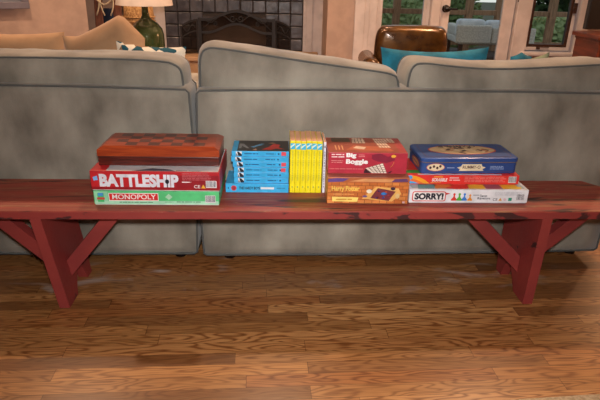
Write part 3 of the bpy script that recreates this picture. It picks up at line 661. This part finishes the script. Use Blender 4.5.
# the tin
tn = tag(empty('game_tin', (.648, 1.860, .440), R(2.2)), 'dark blue metal game tin with domino picture, topmost of the right pile', 'game tin')
M_tin = mat('blue_tin_enamel', (52, 86, 150), .38, (44, 74, 136), 10, coat=.1, metal=.2); M_rim = mat('tin_rim', (170, 176, 190), .25, metal=.8)
tx, ty = .167, .082
def rloop(x_, y_, z_, r): return [(p[0], p[1], z_) for p in rr(-x_, x_, -y_, y_, r, 5)]
b = MB(); b.loft([rloop(tx-.002, ty-.002, 0, .014), rloop(tx, ty, .002, .015), rloop(tx, ty, .044, .015)], M_tin, False)
g = -ty-.0004; CRM = C(232, 214, 178)
b.disc('f', -.118, .023, .032, .014, g, C(190, 70, 60)); b.disc('f', -.118, .023, .030, .0125, g-.0002, CRM)
for a, z in ((-.136, .022), (-.124, .026), (-.112, .021), (-.102, .027)): b.disc('f', a, z, .0045, .005, g-.0004, C(70, 44, 44), 8)
b.poly('f', ((-.036, .010), (.050, .010), (.046, .016), (.056, .022), (.044, .026), (.040, .034), (-.026, .034), (-.030, .026), (-.044, .022), (-.033, .016)), g, CRM); b.text('f', 'RUMMY-O', -.024, .038, .018, .029, g-.0003, C(90, 50, 50))
b.lines('f', .072, .125, .014, .028, g, C(150, 170, 210), 3, 2); b.lines('f', -.078, -.048, .018, .024, g, C(150, 170, 210), 1, 2)
for z in (.006, .038): b.rect('f', -.155, .155, z, z+.0012, g, C(96, 60, 90))
b.disc('l', -.01, .022, .05, .014, -tx-.0004, C(170, 84, 60)); b.disc('l', -.01, .022, .042, .010, -tx-.0006, C(206, 160, 120))
for k in range(5): b.disc('l', -.042+k*.016, .022, .004, .005, -tx-.0008, C(60, 36, 40), 8)
b.build('tin_body', tn)
b = MB(); X_, Y_ = tx+.0025, ty+.0025
b.loft([rloop(X_, Y_, .040, .016), rloop(X_, Y_, .0425, .016)], M_rim, False, False)
b.loft([rloop(X_, Y_, .0425, .016), rloop(X_, Y_, .052, .016), rloop(X_-.002, Y_-.002, .055, .015), rloop(X_-.005, Y_-.005, .056, .013)], M_tin, False)
b.lathe([(0, 0)], (0, 0, 0), M_tin, 3) if 0 else None
T = .0563
b.poly('t', [(p[0], p[1]) for p in rr(-.150, .150, -.067, .067, .010)], T, C(116, 70, 78)); b.poly('t', [(p[0], p[1]) for p in rr(-.148, .148, -.065, .065, .009)], T+.0002, C(50, 80, 140))
b.disc('t', .0, .008, .122, .054, T+.0004, C(196, 72, 60), 28); b.disc('t', .0, .008, .117, .050, T+.0006, C(214, 180, 134), 28)
rn = random.Random(2)
for k in range(26):
    a = rn.random()*6.28; q = rn.random()**.5; cx, cy = .105*q*math.cos(a), .008+.038*q*math.sin(a); an = rn.random()*3; c_, s_ = math.cos(an), math.sin(an)
    b.poly('t', [(cx+u*c_-v*s_, cy+(u*s_+v*c_)*.8) for u, v in ((-.014, -.006), (.014, -.006), (.014, .006), (-.014, .006))], T+.0008+k*.00002, C(*rn.choice([(234, 214, 176), (70, 40, 36), (190, 120, 80), (234, 204, 160), (96, 60, 50)])))
b.text('t', 'RUMMY-O', -.07, .06, .036, .054, T+.0016, C(60, 44, 60))
b.build('tin_lid', tn)

# ------------------------------------------------------------ pillows beyond the sofas
def pillow(name, label, loc, w_, h, th, mt, rx, rz, ry=0, group=None, cat='pillow', corner=.0, patt=None, outline=None):
    N = 28; b = MB()
    def rad(u, v): return max(0, (1-abs(u)**2.6))**.55*max(0, (1-abs(v)**2.6))**.55
    rows = []
    for sgn in (1, -1):
        vs = []; fs = []
        for i in range(N+1):
            for j in range(N+1):
                u, v = -1+2*i/N, -1+2*j/N
                pin = 1-.07*(1-abs(u))*abs(v)-.0; pin2 = 1-.09*(1-abs(v)**2)*0
                x_ = u*w_/2*(1-.06*(1-v*v)); z_ = v*h/2*(1-.08*(1-u*u))
                if outline: z_ += outline(u)*(v+1)/2
                y_ = sgn*th/2*rad(u, v)+nz(x_, z_, sgn, 9, .008)*rad(u, v)
                vs.append((x_, y_, z_+h/2))
        for i in range(N):
            for j in range(N): fs.append((i*(N+1)+j, (i+1)*(N+1)+j, (i+1)*(N+1)+j+1, i*(N+1)+j+1)[::sgn])
        b.add(vs, fs, mt, True)
        if patt: patt(b, N)
    o = b.build(name, None, loc, (rx, ry, rz)); return tag(o, label, cat, group)
# zig-zag patterned fabric
def patmat():
    m = bpy.data.materials.new('teal_and_cream_print'); m.use_nodes = True; nt = m.node_tree; bs = nt.nodes['Principled BSDF']; bs.inputs['Roughness'].default_value = .9
    tc = nt.nodes.new('ShaderNodeTexCoord'); v = nt.nodes.new('ShaderNodeTexVoronoi'); v.inputs['Scale'].default_value = 34; nt.links.new(tc.outputs['Object'], v.inputs['Vector'])
    r = nt.nodes.new('ShaderNodeValToRGB'); r.color_ramp.interpolation = 'CONSTANT'; e = r.color_ramp.elements
    e[0].color = lin((232, 220, 198)); e[1].position = .55; e[1].color = lin((18, 78, 92)); k = r.color_ramp.elements.new(.82); k.color = lin((150, 116, 84))
    sp = nt.nodes.new('ShaderNodeSeparateColor'); nt.links.new(v.outputs['Color'], sp.inputs[0]); nt.links.new(sp.outputs[0], r.inputs[0]); nt.links.new(r.outputs[0], bs.inputs['Base Color']); return m
M_patt = patmat()
pillow('throw_pillow', 'tan pillow peaking above the left sofa in front of the green lamp', (-.725, 2.45, .49), .36, .32, .13, M_tan, R(-12), R(-4), R(-6), outline=lambda u: .075*max(0, 1-abs(u-.42)*.95)-.16*max(0, u-.55))
pillow('throw_pillow', 'low tan pillow, farthest left, just showing over the left sofa', (-1.16, 2.50, .47), .46, .33, .13, M_tan, R(-10), R(3))
pillow('throw_pillow', 'teal and cream patterned pillow showing over the left sofa below the lamp', (-.54, 2.33, .455), .28, .325, .09, M_patt, R(-8), R(2), R(4))
pillow('throw_pillow', 'long teal pillow behind the dip between the right sofa cushions', (.665, 2.36, .445), .46, .31, .12, M_teal, R(-8), R(0), R(-1), outline=lambda u: (.020+.008*u*u))
pillow('throw_pillow', 'small teal pillow tip, rightmost of the teal pillows', (1.04, 2.38, .458), .10, .29, .08, M_teal, R(-6), R(8), outline=lambda u: .03*(1-abs(u)))
pillow('throw_pillow', 'sage green pillow edge showing at the right beside the small teal pillow', (1.12, 2.48, .442), .17, .295, .08, M_sage, R(-6), R(0), outline=lambda u: .02*u)
for o in bpy.data.objects:
    if o.name.startswith('throw_pillow'): pass

# ------------------------------------------------------------ fireplace
fp = tag(empty('fireplace', (-.43, 5.8, 0)), 'fireplace faced with dark glazed square tiles above a tan hearth', 'fireplace')
b = MB(); ts = .122; g0 = -.685
b.box(-.685, -.345, .0, .15, 0, 2.5, M_grout); b.box(.33, .67, .0, .15, 0, 2.5, M_grout); b.box(-.345, .33, 0, .15, .62, 2.5, M_grout)
rn = random.Random(4)
for i in range(11):
    for j in range(0, 14):
        x0 = -.683+i*.1228; z0 = .30+(j-1)*.118
        if -.36 < x0+.06 < .345 and z0+.06 < .62: continue
        jt = lambda: rn.uniform(-.0025, .0025)
        dz = rn.uniform(-.006, .0); y0 = -.014+dz
        b.box(x0+.004+jt(), x0+.119+jt(), y0, .004, z0+.004+jt(), z0+.114+jt(), M_tile, .006, 2)
b.build('tile_surround', fp)
b = MB(); b.box(-.345, .33, .5, .52, .0, .62, M_soot); b.box(-.36, -.345, .14, .52, 0, .62, M_soot); b.box(.33, .345, .14, .52, 0, .62, M_soot); b.box(-.36, .345, .14, .52, .62, .635, M_soot)
b.build('firebox', fp)
b = MB(); b.box(-.80, .80, -.5, -.016, 0, .262, M_stone); b.box(-.82, .82, -.53, -.018, .262, .30, M_stone, .006); b.build('hearth', fp)
lg = tag(empty('log', (-.45, 6.12, .0)), 'dark charred log lying in the firebox behind the screen', 'log')
lg.location.z = .0
MB().tube([(-.2, 0, .06), (0, .01, .065), (.2, -.005, .06)], [.05, .055, .05], M_soot, seg=10).build('bark', lg)

sc = tag(empty('fireplace_screen', (-.395, 5.50, .30)), 'black iron three-panel fireplace screen with scrollwork and arched top', 'fireplace screen')
M_mesh = bpy.data.materials.new('screen_wire_mesh'); M_mesh.use_nodes = True; nt = M_mesh.node_tree; nt.nodes.clear()
o_ = nt.nodes.new('ShaderNodeOutputMaterial'); t_ = nt.nodes.new('ShaderNodeBsdfTransparent'); df = nt.nodes.new('ShaderNodeBsdfDiffuse'); df.inputs[0].default_value = lin((34, 28, 26)); mx = nt.nodes.new('ShaderNodeMixShader'); mx.inputs[0].default_value = .6
nt.links.new(t_.outputs[0], mx.inputs[1]); nt.links.new(df.outputs[0], mx.inputs[2]); nt.links.new(mx.outputs[0], o_.inputs[0])
hw, hs, hp = .345, .325, .405
def arch(x_): return hs+(hp-hs)*(.5+.5*math.cos(math.pi*min(1, abs(x_)/(hw*.82))))
p = [(-hw+2*hw*i/30, 0) for i in range(31)]
b = MB()
band = lambda off, th: b.loft([[(x_, -.008, arch(x_)-off), (x_, .008, arch(x_)-off), (x_, .008, arch(x_)-off-th), (x_, -.008, arch(x_)-off-th)] for x_, _ in p], M_iron, False)
band(0, .026); band(.118, .022)
b.box(-hw-.014, -hw+.014, -.01, .01, 0, hs+.004, M_iron, .002); b.box(hw-.014, hw+.014, -.01, .01, 0, hs+.004, M_iron, .002); b.box(-hw, hw, -.008, .008, .02, .04, M_iron, .002)
def spiral(cx, cz, r0, turns, sgn, a0):
    return [(cx+sgn*(r0*(1-t/30*.8))*math.cos(a0+t/30*turns*6.28), -.006, cz+(r0*(1-t/30*.8))*math.sin(a0+t/30*turns*6.28)) for t in range(31)]
for s_ in (1, -1):
    b.tube(spiral(s_*.035, .325, .032, 1.3, s_, 3.14), .005, M_iron, seg=6)
    b.tube([(s_*(.02+t*.03), -.006, .285+.055*math.sin(t*.42)**2*1.2) for t in range(10)], .005, M_iron, seg=6)
    b.tube(spiral(s_*.20, .275, .022, 1.2, s_, 1.5), .004, M_iron, seg=6)
    b.tube([(s_*.33, -.006, .22), (s_*.28, -.006, .26), (s_*.24, -.006, .30), (s_*.18, -.006, .33)], .004, M_iron, seg=6)
b.build('centre_frame', sc)
MB().loft([[(x_, .002, .03), (x_, .004, .03), (x_, .004, arch(x_)-.01), (x_, .002, arch(x_)-.01)] for x_, _ in p], M_mesh, False).build('wire_mesh', sc)
for s_, ang in ((-1, R(-30)), (1, R(30))):
    wv = .165
    b = MB(); top = lambda t: hs-.01-.055*t*t
    pts = [t/8 for t in range(9)]
    def W(t, y_, z_): x_ = t*wv; return (s_*(hw+.018+x_*math.cos(ang)), y_-abs(math.sin(ang))*x_, z_)
    b.loft([[W(t, -.007, top(t)), W(t, .007, top(t)), W(t, .007, top(t)-.018), W(t, -.007, top(t)-.018)] for t in pts], M_iron, False)
    b.loft([[W(t, -.007, top(t)-.10), W(t, .007, top(t)-.10), W(t, .007, top(t)-.112), W(t, -.007, top(t)-.112)] for t in pts], M_iron, False)
    for t in (0.05, 1): b.loft([[W(t-.04, -.008, z_), W(t-.04, .008, z_), W(t+.04, .008, z_), W(t+.04, -.008, z_)] for z_ in (0, top(min(t, 1)))], M_iron, False)
    b.tube([W(.15+.7*k/12, -.008, .235+.03*math.sin(k*.55)) for k in range(13)], .004, M_iron, seg=6)
    f = b.build('side_frame', sc)
    MB().loft([[W(t, .001, .01), W(t, .003, .01), W(t, .003, top(t)-.01), W(t, .001, top(t)-.01)] for t in pts], M_mesh, False).build('wire_mesh', f)

# ------------------------------------------------------------ lamp on a side table
tb = tag(empty('side_table', (-.90, 4.0, 0)), 'small dark wooden side table under the green jug lamp, hidden by the sofa', 'side table')
MB().lathe([(0, 0), (.23, 0), (.235, .012), (.23, .025), (0, .025)], (0, 0, .405), M_dkwood, 32, False).build('table_top', tb)
for k in range(4):
    a = R(45+90*k); MB().tube([(.17*math.cos(a), .17*math.sin(a), 0), (.15*math.cos(a), .15*math.sin(a), .405)], [.014, .02], M_dkwood).build('leg', tb)
lp = tag(empty('table_lamp', (-.90, 4.0, .431)), 'table lamp with dark green glass jug base and cream drum shade', 'lamp')
b = MB(); b.lathe([(0, 0), (.090, 0), (.108, .02), (.116, .07), (.116, .20), (.106, .24), (.078, .275), (.038, .300), (.024, .325), (.021, .375), (.025, .38), (.025, .39), (0, .39)], (0, 0, 0), M_bottle, 40); b.build('jug_base', lp)
MB().lathe([(0, .385), (.018, .385), (.018, .405), (.008, .41), (.008, .46), (0, .46)], (0, 0, 0), M_brass, 16).build('socket', lp)
b = MB(); b.lathe([(.188, .393), (.150, .62), (.148, .62), (.186, .393), (.188, .393)], (0, 0, 0), M_shade, 48, True)
b.build('lamp_shade', lp)

# ------------------------------------------------------------ left corner: sled, bag, basket, picture
sl = tag(empty('wooden_sled', (-1.47, 5.05, 0), 0), 'old red-brown wooden sled with cream ropes standing against the left wall end', 'sled')
for x_, tl in ((-.085, .035), (.075, .02)):
    MB().box(x_-.034, x_+.034, 0, .022, 0, 1.25, M_sled, .004, xf=lambda v: Vector((v.x+tl*v.z*.1, v.y+v.z*.12, v.z))).build('board', sl)
for z_ in (.35, 1.05): MB().box(-.12, .11, .04, .062, z_, z_+.05, M_dkwood, .003, xf=lambda v: Vector((v.x, v.y+v.z*.12, v.z))).build('crosspiece', sl)
b = MB()
for s_, x_ in ((1, -.09), (-1, -.02), (1, .03)):
    b.tube([(x_+s_*.03*math.sin(t*.5), -.01+.09*(.6+t*.04), .66+t*.035) for t in range(9)], .006, M_rope, seg=6)
b.tube([(-.12+t*.02, .05, .78+.03*math.cos(t*.6)) for t in range(12)], .006, M_rope, seg=6)
b.build('rope', sl)
bgm = MB(); rings = []
for z_, r_ in ((0, .10), (.05, .12), (.3, .125), (.55, .11), (.66, .07), (.70, .05)):
    rings.append([(r_*1.0*math.cos(k/20*6.28), r_*.6*math.sin(k/20*6.28), z_) for k in range(20)])
bgm.loft(rings, M_navy); bo = bgm.build('duffel_bag', None, (-1.53, 5.38, 0)); tag(bo, 'navy cloth bag standing behind the wooden sled boards', 'bag')
b = MB(); b.tube([(.11*math.cos(R(a)), 0, .14*math.sin(R(a))) for a in range(0, 360, 12)], .014, M_rope, True, 8); b.tube([(.085*math.cos(R(a)), .004, .11*math.sin(R(a))) for a in range(0, 360, 12)], .008, M_navy, True, 6)
wr = b.build('rope_ring', None, (-1.33, 5.0, .56), (R(-6), 0, 0)); 
bk = tag(empty('seagrass_basket', (-1.12, 4.75, 0)), 'tall tan woven seagrass basket beside the lamp shade', 'basket')
b = MB(); b.lathe([(0, 0), (.10, 0), (.12, .05), (.125, .5), (.118, .70), (.11, .78), (.10, .78), (.108, .70), (.11, .06), (0, .05)], (0, 0, 0), M_wicker, 24); b.build('body', bk)
b = MB()
for k in range(20): b.tube([(.126*math.cos(R(a)), .126*math.sin(R(a)), .06+k*.033) for a in range(0, 360, 20)], .006, M_wicker, True, 5)
b.build('weave_band', bk)
wr.location = (-1.33, 5.12, .155); tag(wr, 'round cream rope ring standing between the sled and the woven basket', 'rope ring')
fr = tag(empty('picture_frame', (-2.235, 4.345, .745), R(30)), 'grey-lavender picture frame corner on the left wall at the top edge', 'picture frame')
b = MB(); b.box(-.42, .40, -.03, -.001, 0, .05, M_mirror, .004); b.box(-.42, .40, -.03, -.001, .7, .75, M_mirror, .004); b.box(-.42, -.37, -.03, -.001, .05, .7, M_mirror, .004); b.box(.35, .40, -.03, -.001, .05, .7, M_mirror, .004); b.build('frame', fr)
MB().box(-.37, .35, -.012, -.002, .05, .70, mat('grey_print', (150, 150, 158), .5, (120, 124, 134), 4)).build('picture', fr)

# ------------------------------------------------------------ leather armchair
ac = tag(empty('leather_armchair', (.965, 4.05, 0), R(-3)), 'bronze-brown leather armchair with shiny rounded back and rolled arms', 'armchair')
padded([(-.245, .30), (-.248, .60), (-.232, .665), (-.20, .69), (.20, .69), (.232, .665), (.248, .60), (.245, .30)], .12, .12, .02, .02, M_leather, 'backrest', ac, .004, 0, it=2)
for s_ in (-1, 1):
    a = MB(); xx = s_*.315; ol = [(xx+.06*math.cos(R(t)), .455+.06*math.sin(R(t))) for t in range(-20, 201, 20)]+[(xx-.05, .10), (xx+.05, .10)]
    a.loft([[(p[0], y_, p[1]) for p in ol] for y_ in (-.40, .26)], M_leather, True); am = a.build('arm', ac)
    a = MB(); ol2 = [(xx+(p[0]-xx)*.86, .10+(p[1]-.10)*.97) for p in ol]; a.prism(ol2, -.415, -.398, 'y', M_leather2); a.build('arm_front', am)
MB().box(-.26, .26, -.38, .14, .12, .26, M_leather, .02, 3).build('seat_base', ac); MB().box(-.235, .235, -.40, .13, .26, .37, M_leather, .035, 4).build('seat_cushion', ac)
for x_, y_ in ((-.28, -.34), (.28, -.34), (-.28, .2), (.28, .2)): MB().lathe([(0, 0), (.018, 0), (.026, .10), (.026, .12), (0, .12)], (x_, y_, 0), M_dkwood, 12).build('leg', ac)

# ------------------------------------------------------------ cabinet and television at the right
cb = tag(empty('media_cabinet', (2.80, 4.62, -.0)), 'cherry wood cabinet with glazed door at the right edge under the television', 'cabinet')
b = MB(); b.box(-.29, .40, -.18, .2, 0, .605, M_cherry, .004); b.box(-.32, .43, -.21, .22, .605, .64, M_cherry, .006); b.box(-.30, .41, -.195, .2, .585, .605, M_cherry, .004); b.build('body', cb)
b = MB(); b.box(-.25, -.21, -.20, -.181, .08, .57, M_cherry, .003); b.box(.0, .04, -.20, -.181, .08, .57, M_cherry, .003); b.box(-.21, 0, -.20, -.181, .08, .12, M_cherry, .003); b.box(-.21, 0, -.20, -.181, .53, .57, M_cherry, .003); b.box(-.21, 0, -.19, -.182, .12, .53, M_black); b.build('door', cb)
b = MB(); b.box(.06, .10, -.20, -.181, .08, .57, M_cherry, .003); b.box(.33, .37, -.20, -.181, .08, .57, M_cherry, .003); b.box(.10, .33, -.20, -.181, .08, .12, M_cherry, .003); b.box(.10, .33, -.20, -.181, .53, .57, M_cherry, .003); b.box(.10, .33, -.19, -.182, .12, .53, M_black); b.build('door', cb)
tv = tag(empty('television', (2.88, 4.62, .6405)), 'black flat television standing on the cherry cabinet at the top right corner', 'television')
b = MB(); b.box(-.16, .16, -.08, .08, 0, .012, M_brass, .004); b.box(-.03, .03, -.01, .02, .012, .06, M_black, .004); b.build('stand', tv)
b = MB(); b.box(-.42, .42, -.025, .03, .03, .60, M_black, .006); b.build('screen', tv)
cd_ = MB().tube([(2.31, 5.19, .60), (2.29, 5.18, .5), (2.30, 5.15, .38), (2.28, 5.15, .2), (2.28, 5.14, .01)], .004, M_black, seg=6) if 0 else None

# ------------------------------------------------------------ outside
struct(MB().box(-4, 9, 5.36, 8.9, -.08, -.02, M_deck).build('deck'))
struct(MB().box(-14, 24, 5.3, 40, -.9, -.8, M_ground).build('ground'))
rl = tag(empty('porch_railing', (2.4, 8.6, -.02)), 'brown timber porch railing with square posts outside the windows', 'railing')
for x_ in (-3.4, -2.0, -.675, .40, .85, 1.65, 2.6, 3.6): MB().box(x_-.05, x_+.05, -.05, .05, 0, 2.6, M_post, .005).build('post', rl)
MB().box(-3.6, 4, -.03, .03, .51, .58, M_post, .005).build('handrail', rl); MB().box(-3.6, 4, -.02, .02, .08, .14, M_post, .005).build('bottom_rail', rl)
os_ = tag(empty('outdoor_sofa', (2.80, 7.75, -.02)), 'pale grey wicker outdoor sofa on the deck seen through the glass door', 'outdoor sofa')
b = MB(); [b.box(x_, x_+.05, y_, y_+.05, 0, .22, M_dkwood) for x_ in (-.44, .39) for y_ in (-.28, .28)]; b.box(-.46, .46, -.3, .35, .22, .32, M_wick2, .03, 3); b.box(-.46, -.34, -.3, .35, .30, .44, M_wick2, .03, 3); b.box(.40, .50, -.3, .35, .30, .44, M_wick2, .03, 3); b.build('wicker_frame', os_)
b = MB(); b.box(-.52, -.06, -.36, -.30, .24, .47, M_wick2, .02, 3); b.box(-.05, .52, -.36, -.30, .24, .44, M_wick2, .02, 3); b.build('wicker_back', os_)
for x_, z_ in ((-.30, .36), (.08, .35)): MB().box(x_-.17, x_+.19, -.27, -.08, .30, z_+.17, M_cushw, .05, 4, xf=lambda v: Vector((v.x, v.y, v.z))).build('cushion', os_)

def leafmat(name, c1, c2): return mat(name, c1, .7, c2, 1.3, lo=.3, hi=.7)
LM = [leafmat('leaf_green', (96, 120, 60), (140, 156, 96)), leafmat('leaf_deep_green', (66, 88, 48), (96, 116, 66)), leafmat('leaf_light_green', (176, 190, 130), (124, 148, 82))]
def tree(name, label, x, y, z0, r, h, n, mt, seed, trunk):
    rn = random.Random(seed); t = tag(empty(name, (x, y, z0)), label, name.replace('_', ' '), 'trees and bushes beyond the porch'); b = MB()
    vs = []; fs = []
    for k in range(n):
        while True:
            p_ = Vector((rn.uniform(-1, 1), rn.uniform(-1, 1), rn.uniform(-1, 1)))
            if .35 < p_.length < 1: break
        c = Vector((p_.x*r, p_.y*r, h*.5+p_.z*h*.5)); d1 = Vector((rn.gauss(0, 1), rn.gauss(0, 1), rn.gauss(0, .6))).normalized(); d2 = d1.orthogonal().normalized(); L = rn.uniform(.06, .12)*(1.3 if trunk else .8)
        i = len(vs); vs += [c-d1*L, c+d2*L*.45, c+d1*L, c-d2*L*.45]; fs.append((i, i+1, i+2, i+3))
    b.add(vs, fs, mt); b.build('foliage', t)
    if trunk: MB().tube([(0, 0, 0), (.03, 0, h*.4), (0, .02, h*.8)], [.09, .07, .03], M_post, seg=8).build('trunk', t)
    else: MB().tube([(0, 0, 0), (.02, 0, h*.5)], [.03, .015], M_dkwood, seg=6).build('stem', t)
specs = [('bush', 'light green bush seen through the left window by the armchair', 1.95, 10.1, .75, 1.6, 2, 0), ('bush', 'deep green bush at the left edge of the left window', .7, 11.6, .9, 1.9, 1, 0),
         ('bush', 'mid green bush seen behind the outdoor sofa', 3.3, 11.6, .75, 1.8, 0, 0), ('bush', 'light green bush at the foot of the right window', 4.75, 10.0, .65, 1.25, 2, 0),
         ('bush', 'mid green bush at the right edge of the right window', 6.1, 10.6, .75, 1.4, 0, 0), ('tree', 'dark green tree rising beyond the left window', 1.4, 15.0, 1.9, 4.2, 1, 1),
         ('tree', 'dark green tree rising beyond the right window', 7.4, 14.2, 1.9, 4.4, 1, 1), ('tree', 'dark green tree beyond the glass door', 4.2, 18.5, 2.0, 5.2, 1, 1)]
for k, (nm, lb, x_, y_, r_, h_, mi, tr) in enumerate(specs): tree(nm, lb, x_, y_, -.8, r_, h_, 9000 if tr else 3200, LM[mi], k+20, tr)

# ------------------------------------------------------------ rug
b = MB(); b.box(0, 1.6, -1.2, 0, 0.0005, .012, M_rug, .004)
tag(b.build('rug', None, (.56, 1.165, 0), (0, 0, R(4.5))), 'cream pile rug edge on the oak floor at the bottom right', 'rug')
